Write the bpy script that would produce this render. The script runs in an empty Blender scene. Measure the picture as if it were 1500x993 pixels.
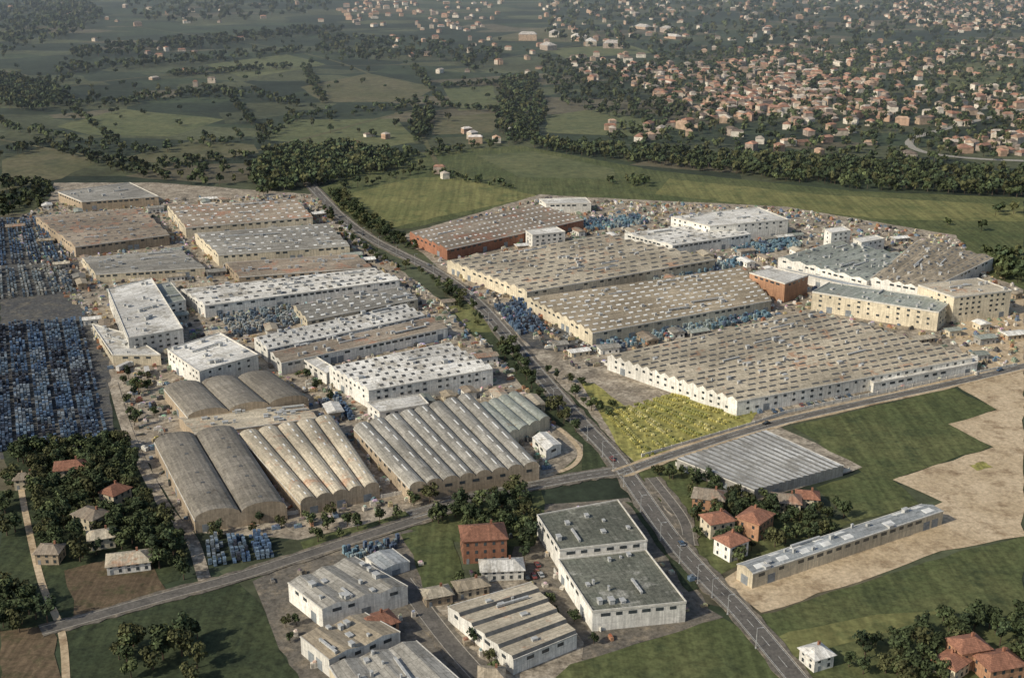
import bpy, math, random
import numpy as np
from mathutils import Vector
random.seed(7); rng=np.random.default_rng(7)
scene=bpy.context.scene
# ---------------------------------------------------------------- survey: photo pixel -> ground position
F=1811.0; PITCH=math.radians(19.1); CH=240.0
fw=(0,math.cos(PITCH),-math.sin(PITCH)); up=(0,math.sin(PITCH),math.cos(PITCH))
def G(u,v,z=0.0):
    dx=(u-750)/F; dy=-(v-496.5)/F
    d=(dx, fw[1]+dy*up[1], fw[2]+dy*up[2])
    t=(z-CH)/d[2]
    return (d[0]*t, d[1]*t)
def col(o): scene.collection.objects.link(o); return o
# ---------------------------------------------------------------- materials
MATS={}
def base(name,rough=.9,spec=.2):
    m=bpy.data.materials.new(name); m.use_nodes=True
    n=m.node_tree.nodes; b=n['Principled BSDF']; b.inputs['Roughness'].default_value=rough
    b.inputs['Specular IOR Level'].default_value=spec
    return m,m.node_tree,b
def c4(c): return (c[0],c[1],c[2],1)
def noise(t,vec,scale,detail=3,rough=.6):
    n=t.nodes.new('ShaderNodeTexNoise'); n.inputs['Scale'].default_value=scale
    n.inputs['Detail'].default_value=detail; n.inputs['Roughness'].default_value=rough
    t.links.new(vec,n.inputs['Vector']); return n.outputs['Fac']
def maprange(t,v,a,b,c,d):
    n=t.nodes.new('ShaderNodeMapRange'); 
    for i,x in zip((1,2,3,4),(a,b,c,d)): n.inputs[i].default_value=x
    t.links.new(v,n.inputs[0]); return n.outputs[0]
def mix(t,f,a,b,mode='MIX'):
    n=t.nodes.new('ShaderNodeMix'); n.data_type='RGBA'; n.blend_type=mode
    if isinstance(f,float): n.inputs[0].default_value=f
    else: t.links.new(f,n.inputs[0])
    for i,x in ((6,a),(7,b)):
        if isinstance(x,(tuple,list)): n.inputs[i].default_value=c4(x)
        else: t.links.new(x,n.inputs[i])
    return n.outputs[2]
def scalecol(t,c,f):
    n=t.nodes.new('ShaderNodeVectorMath'); n.operation='SCALE'
    t.links.new(c,n.inputs[0]); t.links.new(f,n.inputs['Scale']); return n.outputs[0]
def pos(t): return t.nodes.new('ShaderNodeNewGeometry').outputs['Position']
def groundmat(name,a,b,c=None,s1=.03,s2=.5,amp=.35,thr=.58,stripes=0,ang=0):
    if name in MATS: return MATS[name]
    m,t,bs=base(name); p=pos(t)
    f=maprange(t,noise(t,p,s1,5,.72),.4,.6,0,1)
    k=mix(t,f,a,b)
    if c: k=mix(t,maprange(t,noise(t,p,s1*3.3,4,.75),thr-.08,thr+.08,0,1),k,c)
    g=maprange(t,noise(t,p,s2,2,.8),.3,.7,1-amp,1+amp)
    k=scalecol(t,k,g)
    if stripes:
        mp=t.nodes.new('ShaderNodeMapping'); mp.inputs['Rotation'].default_value=(0,0,ang); mp.inputs['Scale'].default_value=(stripes*12,stripes*.6,1); t.links.new(p,mp.inputs[0])
        k=scalecol(t,k,maprange(t,noise(t,mp.outputs[0],1.0,2,.6),.35,.65,.8,1.18))
    t.links.new(k,bs.inputs['Base Color']); MATS[name]=m; return m
def roofmat(name,a,b,c,bw=2.2,bh=9,amp=.28,rough=.75,thr=.6,mort=.55,pf=.85):
    if name in MATS: return MATS[name]
    m,t,bs=base(name,rough,.3); p=pos(t)
    uv=t.nodes.new('ShaderNodeUVMap').outputs[0]
    br=t.nodes.new('ShaderNodeTexBrick'); br.offset=0.5; br.inputs['Scale'].default_value=1
    br.inputs['Color1'].default_value=c4(a); br.inputs['Color2'].default_value=c4(b); br.inputs['Mortar'].default_value=c4([x*mort for x in a])
    br.inputs['Mortar Size'].default_value=.06; br.inputs['Brick Width'].default_value=bw; br.inputs['Row Height'].default_value=bh
    t.links.new(uv,br.inputs[0])
    k=mix(t,maprange(t,noise(t,p,.07,4,.78),thr,thr+.08,0,pf),br.outputs[0],c)
    mp=t.nodes.new('ShaderNodeMapping'); mp.inputs['Scale'].default_value=(.9,.07,1); t.links.new(uv,mp.inputs[0])
    k=scalecol(t,k,maprange(t,noise(t,mp.outputs[0],1,2,.7),.3,.7,.76,1.22))
    k=scalecol(t,k,maprange(t,noise(t,p,.02,1),.35,.65,.76,1.15))
    k=scalecol(t,k,maprange(t,noise(t,p,.7,2,.85),.3,.7,1-amp,1+amp))
    t.links.new(k,bs.inputs['Base Color']); MATS[name]=m; return m
def plain(name,a,amp=.2,s=.8,rough=.8,spec=.3,metal=0):
    if name in MATS: return MATS[name]
    m,t,bs=base(name,rough,spec); p=pos(t)
    n=t.nodes.new('ShaderNodeRGB'); n.outputs[0].default_value=c4(a)
    k=scalecol(t,n.outputs[0],maprange(t,noise(t,p,s,2,.7),.3,.7,1-amp,1+amp))
    t.links.new(k,bs.inputs['Base Color']); bs.inputs['Metallic'].default_value=metal
    MATS[name]=m; return m
def attrmat(name,rough=.85,amp=.25,s=1.0,rand=0):
    m,t,bs=base(name,rough,.2); p=pos(t)
    a=t.nodes.new('ShaderNodeAttribute'); a.attribute_name='col'
    k=scalecol(t,a.outputs['Color'],maprange(t,noise(t,p,s,0,.7),.3,.7,1-amp,1+amp))
    if rand:
        oi=t.nodes.new('ShaderNodeObjectInfo')
        k=scalecol(t,k,maprange(t,oi.outputs['Random'],0,1,1-rand,1+rand))
    t.links.new(k,bs.inputs['Base Color']); return m
ROOF=dict(
 grey=roofmat('roof_grey_sheet',(.24,.225,.19),(.34,.32,.275),(.14,.12,.09)),
 tan=roofmat('roof_tan_sheet',(.40,.335,.24),(.30,.25,.175),(.20,.145,.09)),
 sand=roofmat('roof_sand_sheet',(.50,.435,.325),(.40,.35,.26),(.40,.25,.16),thr=.57),
 brown=roofmat('roof_brown_sheet',(.26,.21,.155),(.35,.295,.225),(.36,.20,.13),thr=.54),
 white=roofmat('roof_white_sheet',(.74,.715,.65),(.60,.57,.50),(.36,.33,.27),thr=.54),
 dark=roofmat('roof_dark_bitumen',(.125,.13,.10),(.16,.16,.125),(.36,.35,.30),bw=5,bh=7,thr=.55,mort=.7,amp=.4,pf=.75),
 green=roofmat('roof_greenish_sheet',(.26,.28,.235),(.34,.35,.305),(.22,.17,.12)),
 blue=roofmat('roof_blue_grey_sheet',(.28,.30,.30),(.40,.41,.40),(.20,.19,.17)),
 vaultd=roofmat('roof_vault_dark',(.19,.17,.135),(.24,.215,.175),(.12,.10,.075),bw=30,bh=5),
 red=roofmat('roof_terracotta',(.36,.17,.105),(.29,.14,.09),(.22,.13,.09),bw=.6,bh=.6),
)
def wallm(name,a): return roofmat(name,a,tuple(x*.85 for x in a),tuple(x*.6 for x in a),bw=6,bh=3.2,amp=.16,thr=.6,mort=.75)
WALL=dict(white=wallm('wall_white_plaster',(.78,.75,.67)),cream=wallm('wall_cream_plaster',(.64,.56,.41)),
 grey=wallm('wall_grey_concrete',(.36,.34,.30)),brick=wallm('wall_red_brick',(.38,.18,.11)),tan=wallm('wall_tan_plaster',(.42,.335,.235)),
 orange=wallm('wall_orange_plaster',(.48,.27,.16)))
GLASS=plain('window_glass',(.05,.06,.065),.3,.5,.15,.6)
SKYL=plain('roof_skylight_panel',(.72,.71,.66),.25,.3,.4)
SKYD=plain('roof_light_band_dark',(.10,.10,.095),.3,.3,.4)
METAL=plain('galvanised_metal',(.42,.42,.40),.25,1.,.5)
GATE=plain('steel_gate',(.22,.24,.25),.3,.4,.6)
TRIM=plain('trim_concrete',(.60,.57,.50),.2,.4)
ASPH=groundmat('asphalt',(.125,.115,.10),(.16,.145,.125),(.095,.088,.078),.04,.8,.25)
PAINT=plain('road_paint',(.55,.55,.5),.4,.8)
KERB=plain('kerb_stone',(.34,.31,.26),.25,.8)
# ---------------------------------------------------------------- mesh helpers
def pymesh(name,V,Fc,mats,mi=None,uv=None,parent=None,loc=(0,0,0)):
    me=bpy.data.meshes.new(name); me.from_pydata([tuple(float(c) for c in v) for v in V],[],Fc)
    for m in mats: me.materials.append(m)
    if mi is not None: me.polygons.foreach_set('material_index',mi)
    if uv is not None:
        l=me.uv_layers.new(name='UVMap'); flat=[float(c) for f in uv for p in f for c in p]; l.data.foreach_set('uv',flat)
    me.update(); o=bpy.data.objects.new(name,me); o.location=loc
    if parent: o.parent=parent
    return col(o)
def quads(name,V,Fq,C,mats,mi=None):
    me=bpy.data.meshes.new(name); V=np.asarray(V,np.float32); Fq=np.asarray(Fq,np.int32)
    me.vertices.add(len(V)); me.vertices.foreach_set('co',V.ravel())
    me.loops.add(Fq.size); me.loops.foreach_set('vertex_index',Fq.ravel())
    me.polygons.add(len(Fq)); me.polygons.foreach_set('loop_start',np.arange(0,Fq.size,4,dtype=np.int32))
    me.polygons.foreach_set('use_smooth',np.zeros(len(Fq),bool))
    for m in mats: me.materials.append(m)
    if mi is not None: me.polygons.foreach_set('material_index',np.asarray(mi,np.int32))
    me.update(calc_edges=True)
    a=me.color_attributes.new('col','FLOAT_COLOR','POINT')
    C=np.asarray(C,np.float32); C=np.concatenate([C,np.ones((len(C),1),np.float32)],1); a.data.foreach_set('color',C.ravel())
    return col(bpy.data.objects.new(name,me))
def inpoly(P,poly):
    x,y=P[:,0],P[:,1]; r=np.zeros(len(P),bool); n=len(poly)
    for i in range(n):
        x1,y1=poly[i]; x2,y2=poly[(i+1)%n]
        if y1==y2: continue
        c=((y1>y)!=(y2>y))&(x<(x2-x1)*(y-y1)/(y2-y1)+x1); r^=c
    return r
FOOT=[]; ROADS=[]
def free(P,m=0.0):
    k=np.ones(len(P),bool)
    for q in FOOT: 
        if m:
            c=np.mean(q,0); q=[(c[0]+(p[0]-c[0])*(1+m),c[1]+(p[1]-c[1])*(1+m)) for p in q]
        k&=~inpoly(P,q)
    for (a,b,w) in ROADS:
        a=np.array(a);b=np.array(b);d=b-a;L=d@d
        t=np.clip(((P-a)@d)/L,0,1); dd=np.linalg.norm(P-(a+t[:,None]*d),axis=1); k&=dd>w/2+1.2
    return k
def scatter(px,sp,keep=1.0,avoid=True):
    poly=[G(*p) for p in px]; A=np.array(poly); lo=A.min(0);hi=A.max(0)
    gx,gy=np.meshgrid(np.arange(lo[0],hi[0],sp),np.arange(lo[1],hi[1],sp))
    P=np.stack([gx.ravel(),gy.ravel()],1); P+=rng.uniform(-.5,.5,P.shape)*sp
    P=P[inpoly(P,poly)]; P=P[rng.random(len(P))<keep]
    if avoid and len(P): P=P[free(P)]
    return P
def boxv(V,Fc,cx,cy,ux,uy,w,d,z0,z1,top=1.0):
    n=len(V); vx,vy=-uy,ux
    for z,k in ((z0,1),(z1,top)):
        for a,b in ((-1,-1),(1,-1),(1,1),(-1,1)):
            V.append((cx+ux*a*w/2*k+vx*b*d/2*k, cy+uy*a*w/2*k+vy*b*d/2*k, z))
    Fc.extend([(n,n+3,n+2,n+1),(n+4,n+5,n+6,n+7),(n,n+1,n+5,n+4),(n+1,n+2,n+6,n+5),(n+2,n+3,n+7,n+6),(n+3,n,n+4,n+7)])
# ---------------------------------------------------------------- ground
m,t,bs=base('countryside_fields'); p=pos(t)
mp=t.nodes.new('ShaderNodeMapping'); mp.inputs['Rotation'].default_value=(0,0,.5); mp.inputs['Scale'].default_value=(1/150,1/75,0); t.links.new(p,mp.inputs[0])
nz=t.nodes.new('ShaderNodeTexNoise'); nz.inputs['Scale'].default_value=.01; t.links.new(p,nz.inputs[0])
ad=t.nodes.new('ShaderNodeMix'); ad.data_type='VECTOR'; ad.inputs[0].default_value=.2
t.links.new(mp.outputs[0],ad.inputs[4]); t.links.new(nz.outputs['Color'],ad.inputs[5])
vo=t.nodes.new('ShaderNodeTexVoronoi'); vo.inputs['Scale'].default_value=1.4; t.links.new(ad.outputs[1],vo.inputs['Vector'])
sp=t.nodes.new('ShaderNodeSeparateColor'); t.links.new(vo.outputs['Color'],sp.inputs[0])
rp=t.nodes.new('ShaderNodeValToRGB'); rp.color_ramp.interpolation='CONSTANT'; t.links.new(sp.outputs[0],rp.inputs[0])
el=rp.color_ramp.elements; el[0].color=c4((.034,.045,.028)); el[1].position=.9; el[1].color=c4((.08,.09,.05))
for q,c in [(.25,(.05,.066,.036)),(.45,(.09,.098,.052)),(.62,(.042,.054,.033)),(.8,(.125,.112,.072))]:
    e=el.new(q); e.color=c4(c)
k=scalecol(t,rp.outputs[0],maprange(t,noise(t,p,.008,5,.7),.3,.7,.5,1.35))
k=scalecol(t,k,maprange(t,noise(t,p,.12,3,.75),.3,.7,.6,1.35))
t.links.new(k,bs.inputs['Base Color'])
pymesh('ground',[(-9000,-2000,0),(9000,-2000,0),(9000,16000,0),(-9000,16000,0)],[(0,1,2,3)],[m])
PC=[0]
def patch(name,mat,px,layer=1,jit=1.2,seg=9):
    W=[G(*p) for p in px]; out=[]; PC[0]+=1
    for i in range(len(W)):
        a=np.array(W[i]);b=np.array(W[(i+1)%len(W)]);L=np.linalg.norm(b-a);n=max(1,int(L/seg)); 
        for j in range(n):
            q=a+(b-a)*j/n
            if jit: q=q+rng.normal(0,jit*.5,2)
            out.append((q[0],q[1],layer*.04+PC[0]*.0006))
    return pymesh(name,out,[tuple(range(len(out)))],[mat])
g_light=groundmat('grass_light',(.14,.145,.055),(.195,.185,.072),(.10,.115,.045),.02,.3,.25,stripes=.02,ang=.6)
g_mid=groundmat('grass_meadow',(.08,.096,.038),(.115,.122,.05),(.062,.076,.033),.02,.35,.35,stripes=.03,ang=-.4)
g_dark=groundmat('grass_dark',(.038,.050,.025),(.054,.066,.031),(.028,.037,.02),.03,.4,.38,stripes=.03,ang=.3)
g_yel=groundmat('grass_dry',(.26,.245,.075),(.31,.28,.09),(.15,.155,.055),.05,.3,.35,stripes=.05,ang=.25)
g_far=groundmat('far_field_light',(.105,.118,.055),(.135,.14,.065),(.08,.095,.045),.01,.1,.28)
g_faro=groundmat('far_field_olive',(.135,.122,.068),(.10,.10,.05),(.08,.085,.045),.01,.1,.28)
dirt=groundmat('dirt_pale',(.44,.34,.215),(.53,.42,.28),(.28,.205,.125),.03,.5,.25)
dirtb=groundmat('dirt_brown',(.11,.08,.05),(.135,.098,.06),(.075,.068,.035),.04,.5,.3,stripes=.05,ang=.2)
yard=groundmat('yard_concrete',(.29,.24,.175),(.18,.155,.12),(.40,.345,.265),.03,.45,.45,.52)
yardd=groundmat('yard_asphalt',(.125,.112,.092),(.165,.145,.115),(.24,.20,.145),.04,.45,.4)
yardb=groundmat('storage_yard_ground',(.075,.075,.075),(.10,.098,.09),(.15,.135,.105),.04,.45,.4)
P=patch
P('far_field',g_far,[(380,205),(425,176),(585,174),(612,208),(560,217)],1,3,30)
P('far_field',g_faro,[(180,232),(290,205),(370,212),(380,225),(250,240)],1,3,30)
P('far_field',g_far,[(80,185),(180,160),(330,175),(250,200),(130,198)],1,3,30)
P('far_field',g_faro,[(440,128),(540,108),(640,128),(600,150),(470,150)],1,3,30)
P('far_field',g_far,[(650,130),(720,125),(735,160),(670,162)],1,3,30)
P('far_field',g_faro,[(640,172),(735,165),(720,195),(630,198)],1,3,30)
P('far_field',g_far,[(800,72),(920,66),(960,78),(830,86)],1,3,40)
P('far_field',g_far,[(800,170),(870,160),(980,182),(960,200),(800,195)],1,3,30)
P('far_field',g_faro,[(700,60),(800,40),(900,48),(840,62)],1,3,40)
P('far_field',g_far,[(1350,100),(1500,85),(1500,120),(1400,130)],1,3,40)
P('far_field',g_far,[(300,95),(420,80),(480,95),(360,115)],1,3,40)
P('far_field',g_faro,[(0,235),(60,215),(150,235),(90,262),(0,280)],1,3,30)
P('grass_field',g_mid,[(470,275),(600,225),(760,213),(960,250),(1250,280),(1500,290),(1500,425),(1440,400),(1380,345),(1150,302),(860,290),(790,290),(600,335),(540,335),(500,300)],1)
P('grass_field',g_light,[(480,292),(600,262),(660,258),(790,288),(640,318),(570,335),(530,325)],2)
P('grass_field',g_far,[(700,228),(780,222),(900,248),(900,262),(760,260)],2)
P('grass_field',g_light,[(980,262),(1200,285),(1500,302),(1500,325),(1300,322),(1100,300),(960,285)],2)
P('works_yard',yard,[(0,330),(70,300),(80,268),(230,268),(460,285),(520,345),(600,405),(660,450),(740,530),(800,590),(862,655),(800,705),(620,748),(440,790),(280,778),(195,650),(160,560),(120,470),(0,440)],1)
P('storage_yard',yardb,[(0,318),(80,320),(115,380),(120,450),(160,500),(165,640),(140,668),(0,672)],2)
P('works_yard',yard,[(590,345),(790,285),(870,290),(1150,303),(1400,345),(1440,400),(1500,425),(1500,545),(1400,562),(1150,614),(935,682),(850,600),(720,452),(640,392)],3)
P('storage_yard',yardb,[(720,450),(780,440),(880,500),(860,520),(780,510)],4)
P('dirt_lot',dirt,[(1400,415),(1500,430),(1500,540),(1430,548),(1400,500)],4)
P('grass_verge',g_dark,[(640,440),(700,440),(740,480),(760,510),(700,500)],4)
P('grass_verge',g_light,[(655,448),(690,445),(725,488),(690,486)],5)
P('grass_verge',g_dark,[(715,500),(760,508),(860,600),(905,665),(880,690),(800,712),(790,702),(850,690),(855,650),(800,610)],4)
P('dry_grass_lot',g_yel,[(850,560),(870,562),(920,600),(990,575),(1110,603),(1095,625),(930,680),(912,660)],5)
P('green_field',g_mid,[(1160,625),(1395,568),(1458,600),(1390,622),(1452,655),(1308,702),(1345,738),(1250,765),(1195,715),(1262,692)],5)
P('dirt_lot',dirt,[(1395,563),(1500,545),(1500,785),(1380,808),(1115,898),(1055,850),(1090,828),(1385,735),(1308,702),(1452,655),(1390,622),(1458,600)],4)
P('grass_clump',g_yel,[(1422,682),(1440,676),(1452,684),(1432,690)],6,.8,2)
P('grass_field',g_mid,[(1105,905),(1380,815),(1500,785),(1500,1010),(1165,1010)],3)
P('grass_field',g_light,[(1120,935),(1250,905),(1400,890),(1300,925),(1150,965)],4)
P('grass_field',g_mid,[(800,1005),(830,975),(1060,905),(1098,925),(1170,1010)],5)
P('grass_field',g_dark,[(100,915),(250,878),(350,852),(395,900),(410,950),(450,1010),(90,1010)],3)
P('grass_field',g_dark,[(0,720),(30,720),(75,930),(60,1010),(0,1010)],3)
P('ploughed_field',dirtb,[(92,838),(215,808),(243,868),(112,903)],4)
P('ploughed_field',dirtb,[(0,925),(75,915),(90,1000),(0,1010)],4)
P('grass_field',g_mid,[(590,782),(655,770),(682,850),(622,866)],5)
P('works_yard',yardd,[(370,850),(450,815),(600,775),(640,870),(720,860),(790,740),(920,730),(1040,890),(1060,905),(830,975),(800,1010),(440,1010),(395,920)],2)
P('gravel_lot',yard,[(610,870),(760,845),(860,940),(850,1000),(720,1005),(640,930)],4)
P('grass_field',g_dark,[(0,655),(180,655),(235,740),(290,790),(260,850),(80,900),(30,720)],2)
P('grass_verge',g_mid,[(440,795),(600,748),(790,715),(800,735),(780,800),(700,800),(600,775),(450,812)],3)
P('grass_field',g_mid,[(930,690),(1000,672),(1110,730),(1250,765),(1090,825),(1050,845)],2)
P('paved_lot',yard,[(1000,660),(1130,618),(1265,685),(1100,738)],6)
P('gravel_lot',yard,[(955,735),(1000,740),(1005,790),(990,785)],6)
P('grass_verge',g_dark,[(918,735),(935,738),(1025,862),(1010,868)],6,.8,5)
# ---------------------------------------------------------------- roads
def road(name,px,w,mat=ASPH,layer=8,mark=True,kerb=True,sh=None):
    pts=[np.array(G(*p)) for p in px]
    Q=[]; e=[pts[0]*2-pts[1]]+pts+[pts[-1]*2-pts[-2]]
    for i in range(1,len(e)-2):
        for s in np.linspace(0,1,8,endpoint=False):
            a,b,c,d=e[i-1:i+3]; Q.append(.5*((2*b)+(c-a)*s+(2*a-5*b+4*c-d)*s*s+(3*b-a-3*c+d)*s**3))
    Q.append(pts[-1]); Q=np.array(Q); T=np.gradient(Q,axis=0); T/=np.linalg.norm(T,axis=1)[:,None]; Nn=np.stack([-T[:,1],T[:,0]],1)
    for a,b in zip(Q[:-1:3],Q[3::3]): ROADS.append((a,b,w))
    z=layer*.04+.004*len(ROADS)/60
    par=bpy.data.objects.new(name,None); col(par)
    def strip(nm,o0,o1,z0,mt,sel=None,h=0,jit=0):
        V=[];Fc=[]
        for q,n in zip(Q,Nn):
            a=q+n*o0; b=q+n*(o1+(math.copysign(random.uniform(0,jit),o1) if jit else 0)); V+=[(a[0],a[1],z0),(b[0],b[1],z0)]
            if h: V+=[(a[0],a[1],z0-h),(b[0],b[1],z0-h)]
        k=4 if h else 2
        for i in range(len(Q)-1):
            if sel and not sel(i): continue
            a=i*k;b=a+k; Fc.append((a,a+1,b+1,b))
            if h: Fc+= [(a,b,b+2,a+2),(a+1,a+3,b+3,b+1)]
        pymesh(nm,V,Fc,[mt],parent=par)
    strip('carriageway',-w/2,w/2,z,mat)
    if kerb:
        for s in (-1,1): strip('kerb',s*w/2,s*(w/2+.3),z+.12,KERB,h=.4)
        for s in (-1,1): strip('shoulder',s*(w/2+.3),s*(w/2+1.2),z+.10,sh or yardd,h=.4,jit=1.6)
    if mark:
        for s in (-1,1): strip('edge_line',s*(w/2-.5),s*(w/2-.35),z+.02,PAINT)
        strip('centre_line',-.08,.08,z+.02,PAINT,sel=lambda i:i%2==0)
    return Q,T,Nn
main_px=[(1180,1010),(1085,897),(1040,852),(985,790),(930,712),(898,668),(850,618),(800,560),(755,508),(700,445),(645,402),(590,374),(540,348),(500,318),(470,288),(440,255)]
RM=road('main_road',main_px,7.5)
RS=road('side_road',[(905,695),(1000,662),(1150,617),(1400,561),(1520,532)],5.5,sh=dirt)
RB=road('access_road',[(600,755),(700,728),(800,708),(860,697),(908,690)],7)
RL=road('country_road',[(60,925),(140,903),(250,872),(350,845),(450,813),(600,765),(660,745)],5,mark=False)
RT=road('dirt_track',[(28,690),(35,740),(60,850),(90,925),(98,1010)],2.6,mat=dirt,layer=6,mark=False,kerb=False)
RW=road('service_road',[(590,850),(630,905),(670,955),(720,1010)],6,mark=False,layer=7)
RC=road('loop_path',[(790,700),(835,685),(850,665),(838,645),(815,625)],2.5,mat=dirt,layer=6,mark=False,kerb=False)
R2=road('frontage_road',[(1010,800),(1000,760),(955,700)],4,mark=False,layer=7)
RLf=road('works_lane',[(165,560),(190,640),(240,740),(280,790),(300,850)],5,mat=yard,mark=False,kerb=False,layer=7)
PALE=groundmat('pale_road',(.3,.28,.24),(.34,.32,.27))
RG=road('river_road',[(1500,160),(1400,185),(1335,205),(1350,222),(1420,232),(1500,236)],9,mark=False,kerb=False,mat=PALE,layer=4)
for q in ([(0,205),(160,232),(300,236),(440,205),(620,160),(800,150)],[(640,240),(620,200),(600,150),(520,100),(400,70),(200,40)],[(0,150),(150,120),(400,100),(700,90),(900,60),(1200,40)]):
    road('farm_lane',q,5,mark=False,kerb=False,mat=g_faro,layer=5)
# ---------------------------------------------------------------- buildings
def prof(kind,n,H):
    p=[];seg=[]
    if kind=='flat': return [(0,0),(1,0)],['r']
    for i in range(n):
        s0=i/n; w=1/n
        if kind=='gable': pts=[(0,0),(.5,H)]
        elif kind=='saw': pts=[(0,0),(.12,H)]
        elif kind=='saw2': pts=[(0,0),(.88,H)]
        elif kind=='vault': pts=[(.5-.5*math.cos(math.pi*a/8),H*math.sin(math.pi*a/8)**.9) for a in range(8)]
        for j,(a,z) in enumerate(pts):
            p.append((s0+a*w,z)); seg.append('g' if (kind=='saw' and j==0) or (kind=='saw2' and j==1) else 'r')
    p.append((1,0)); return p,seg
def building(name,px,h,kind='flat',n=1,H=1.6,roof='grey',wall='white',win=1,strips=None,vents=0,gates=True,gl=GLASS):
    q=[np.array(G(u,v,h)) for u,v in px]; FOOT.append([tuple(a) for a in q])
    c=sum(q)/4; par=bpy.data.objects.new(name,None); par.location=(c[0],c[1],0); col(par)
    q=[a-c for a in q]; A,B,C,D=q
    def bl(s,t): return A*(1-s)*(1-t)+B*s*(1-t)+C*s*t+D*(1-s)*t
    Wd=np.linalg.norm(B-A); L=np.linalg.norm(D-A)
    pr,seg=prof(kind,n,H)
    V=[];Fc=[];mi=[];uv=[];WV=[];WF=[];WU=[]
    def hz(s):
        for (a,za),(b,zb) in zip(pr[:-1],pr[1:]):
            if a<=s<=b and b>a: return h+za+(zb-za)*(s-a)/(b-a)
        return h
    o=random.uniform(0,50); run=o
    for i,((s0,z0),(s1,z1)) in enumerate(zip(pr[:-1],pr[1:])):
        k=len(V)
        for s,tt,z in ((s0,0,z0),(s1,0,z1),(s1,1,z1),(s0,1,z0)):
            b=bl(s,tt); V.append((b[0],b[1],h+z))
        Fc.append((k,k+1,k+2,k+3)); mi.append(0 if seg[i]=='r' else 1)
        d=max(.3,math.hypot((s1-s0)*Wd,z1-z0)); uv.append([(run,o),(run+d,o),(run+d,o+L),(run,o+L)]); run+=d
        for tt in (0,1):
            k=len(WV); a=bl(s0,tt);b=bl(s1,tt)
            WV+=[(a[0],a[1],-.3),(b[0],b[1],-.3),(b[0],b[1],h+z1),(a[0],a[1],h+z0)]; WF.append((k,k+1,k+2,k+3))
            WU.append([(s0*Wd,0),(s1*Wd,0),(s1*Wd,h+z1),(s0*Wd,h+z0)])
    for s in (0,1):
        k=len(WV); a=bl(s,0);b=bl(s,1); WV+=[(a[0],a[1],-.3),(b[0],b[1],-.3),(b[0],b[1],h),(a[0],a[1],h)]; WF.append((k,k+1,k+2,k+3)); WU.append([(0,0),(L,0),(L,h),(0,h)])
    pymesh('walls',WV,WF,[WALL[wall]],uv=WU,parent=par)
    pymesh('roof',V,Fc,[ROOF[roof],gl],mi,uv,par)
    V=[];Fc=[]
    cor=[A,B,C,D]
    for i in range(4):
        a,b=cor[i],cor[(i+1)%4]; d=b-a; l=np.linalg.norm(d); u=d/l; mid=(a+b)/2; 
        if kind!='flat' and i in (0,2): continue
        boxv(V,Fc,mid[0],mid[1],u[0],u[1],l+(.3 if i in(1,3) else -.42),.36,h-.35,h+(.55 if kind=='flat' else .12))
    pymesh('parapet' if kind=='flat' else 'gutter',V,Fc,[TRIM],parent=par)
    V=[];Fc=[];V2=[];F2=[]
    for i in range(4):
        a,b=cor[i],cor[(i+1)%4]; d=b-a; l=np.linalg.norm(d); u=d/l; 
        step=random.uniform(4.2,6.5); cnt=int((l-3)/step)
        if cnt<1: continue
        for j in range(cnt):
            pt=a+u*(l/2+(j-(cnt-1)/2)*step)
            gate=gates and random.random()<.16
            if gate: boxv(V2,F2,pt[0],pt[1],u[0],u[1],3.6,.16,0,min(4.,h*.6))
            rows=win if not gate else max(0,win-1)
            for r in range(rows):
                zt=h-.9-r*3.2
                if zt<1.5: break
                if random.random()<.88: boxv(V,Fc,pt[0],pt[1],u[0],u[1],(3.2 if win==1 else 1.9)*random.uniform(.7,1.1),.14,zt-1.3,zt)
    if V: pymesh('windows',V,Fc,[GLASS],parent=par)
    if V2: pymesh('gates',V2,F2,[GATE],parent=par)
    if strips:
        V=[];Fc=[];pd,dl,gap=strips[:3]; mt=strips[3] if len(strips)>3 else SKYL; side=strips[4] if len(strips)>4 else 2
        nt=max(1,int(L/(dl+gap))); nn=n
        for i in range(nn):
            for f in (((.25,.72) if side==2 else (.72,)) if kind=='gable' else (.55 if kind!='vault' else .5,)):
                s0=(i+f)/nn-pd/2/Wd; s1=s0+pd/Wd
                if kind=='vault': s0=(i+.46)/nn; s1=(i+.54)/nn
                for j in range(nt):
                    if random.random()<.12: continue
                    t0=(j+.5)/nt-dl/2/L; t1=t0+dl/L*random.uniform(.8,1)
                    k=len(V)
                    for dz in (.14,-.1):
                        for s,tt in ((s0,t0),(s1,t0),(s1,t1),(s0,t1)):
                            b=bl(s,tt); V.append((b[0],b[1],hz(s)+dz))
                    Fc+=[(k,k+1,k+2,k+3),(k,k+4,k+5,k+1),(k+1,k+5,k+6,k+2),(k+2,k+6,k+7,k+3),(k+3,k+7,k+4,k)]
        pymesh('skylights',V,Fc,[mt],parent=par)
    if vents:
        V=[];Fc=[];u=(D-A)/L
        for _ in range(int(vents*1.3)):
            s,tt=random.uniform(.06,.94),random.uniform(.06,.94); b=bl(s,tt); w=random.uniform(.8,2.8)
            z=hz(s); hh=random.uniform(.6,1.8)
            boxv(V,Fc,b[0],b[1],u[0],u[1],w,w*.7,z-.4,z+hh); boxv(V,Fc,b[0],b[1],u[0],u[1],w*1.15,w*.85,z+hh,z+hh+.15)
        for _ in range(max(1,vents//8)):
            s,tt=random.uniform(.1,.9),random.uniform(.1,.8); b=bl(s,tt); l=random.uniform(8,22); l=min(l,L*(.97-tt)); b2=b+u*l/2
            boxv(V,Fc,b2[0],b2[1],u[0],u[1],l,.9,hz(s)+.5,hz(s)+1.2)
            for q2 in (0.03,.5,.97): b3=b+u*l*q2; boxv(V,Fc,b3[0],b3[1],u[0],u[1],.3,.7,hz(s)-.3,hz(s)+.5)
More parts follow.
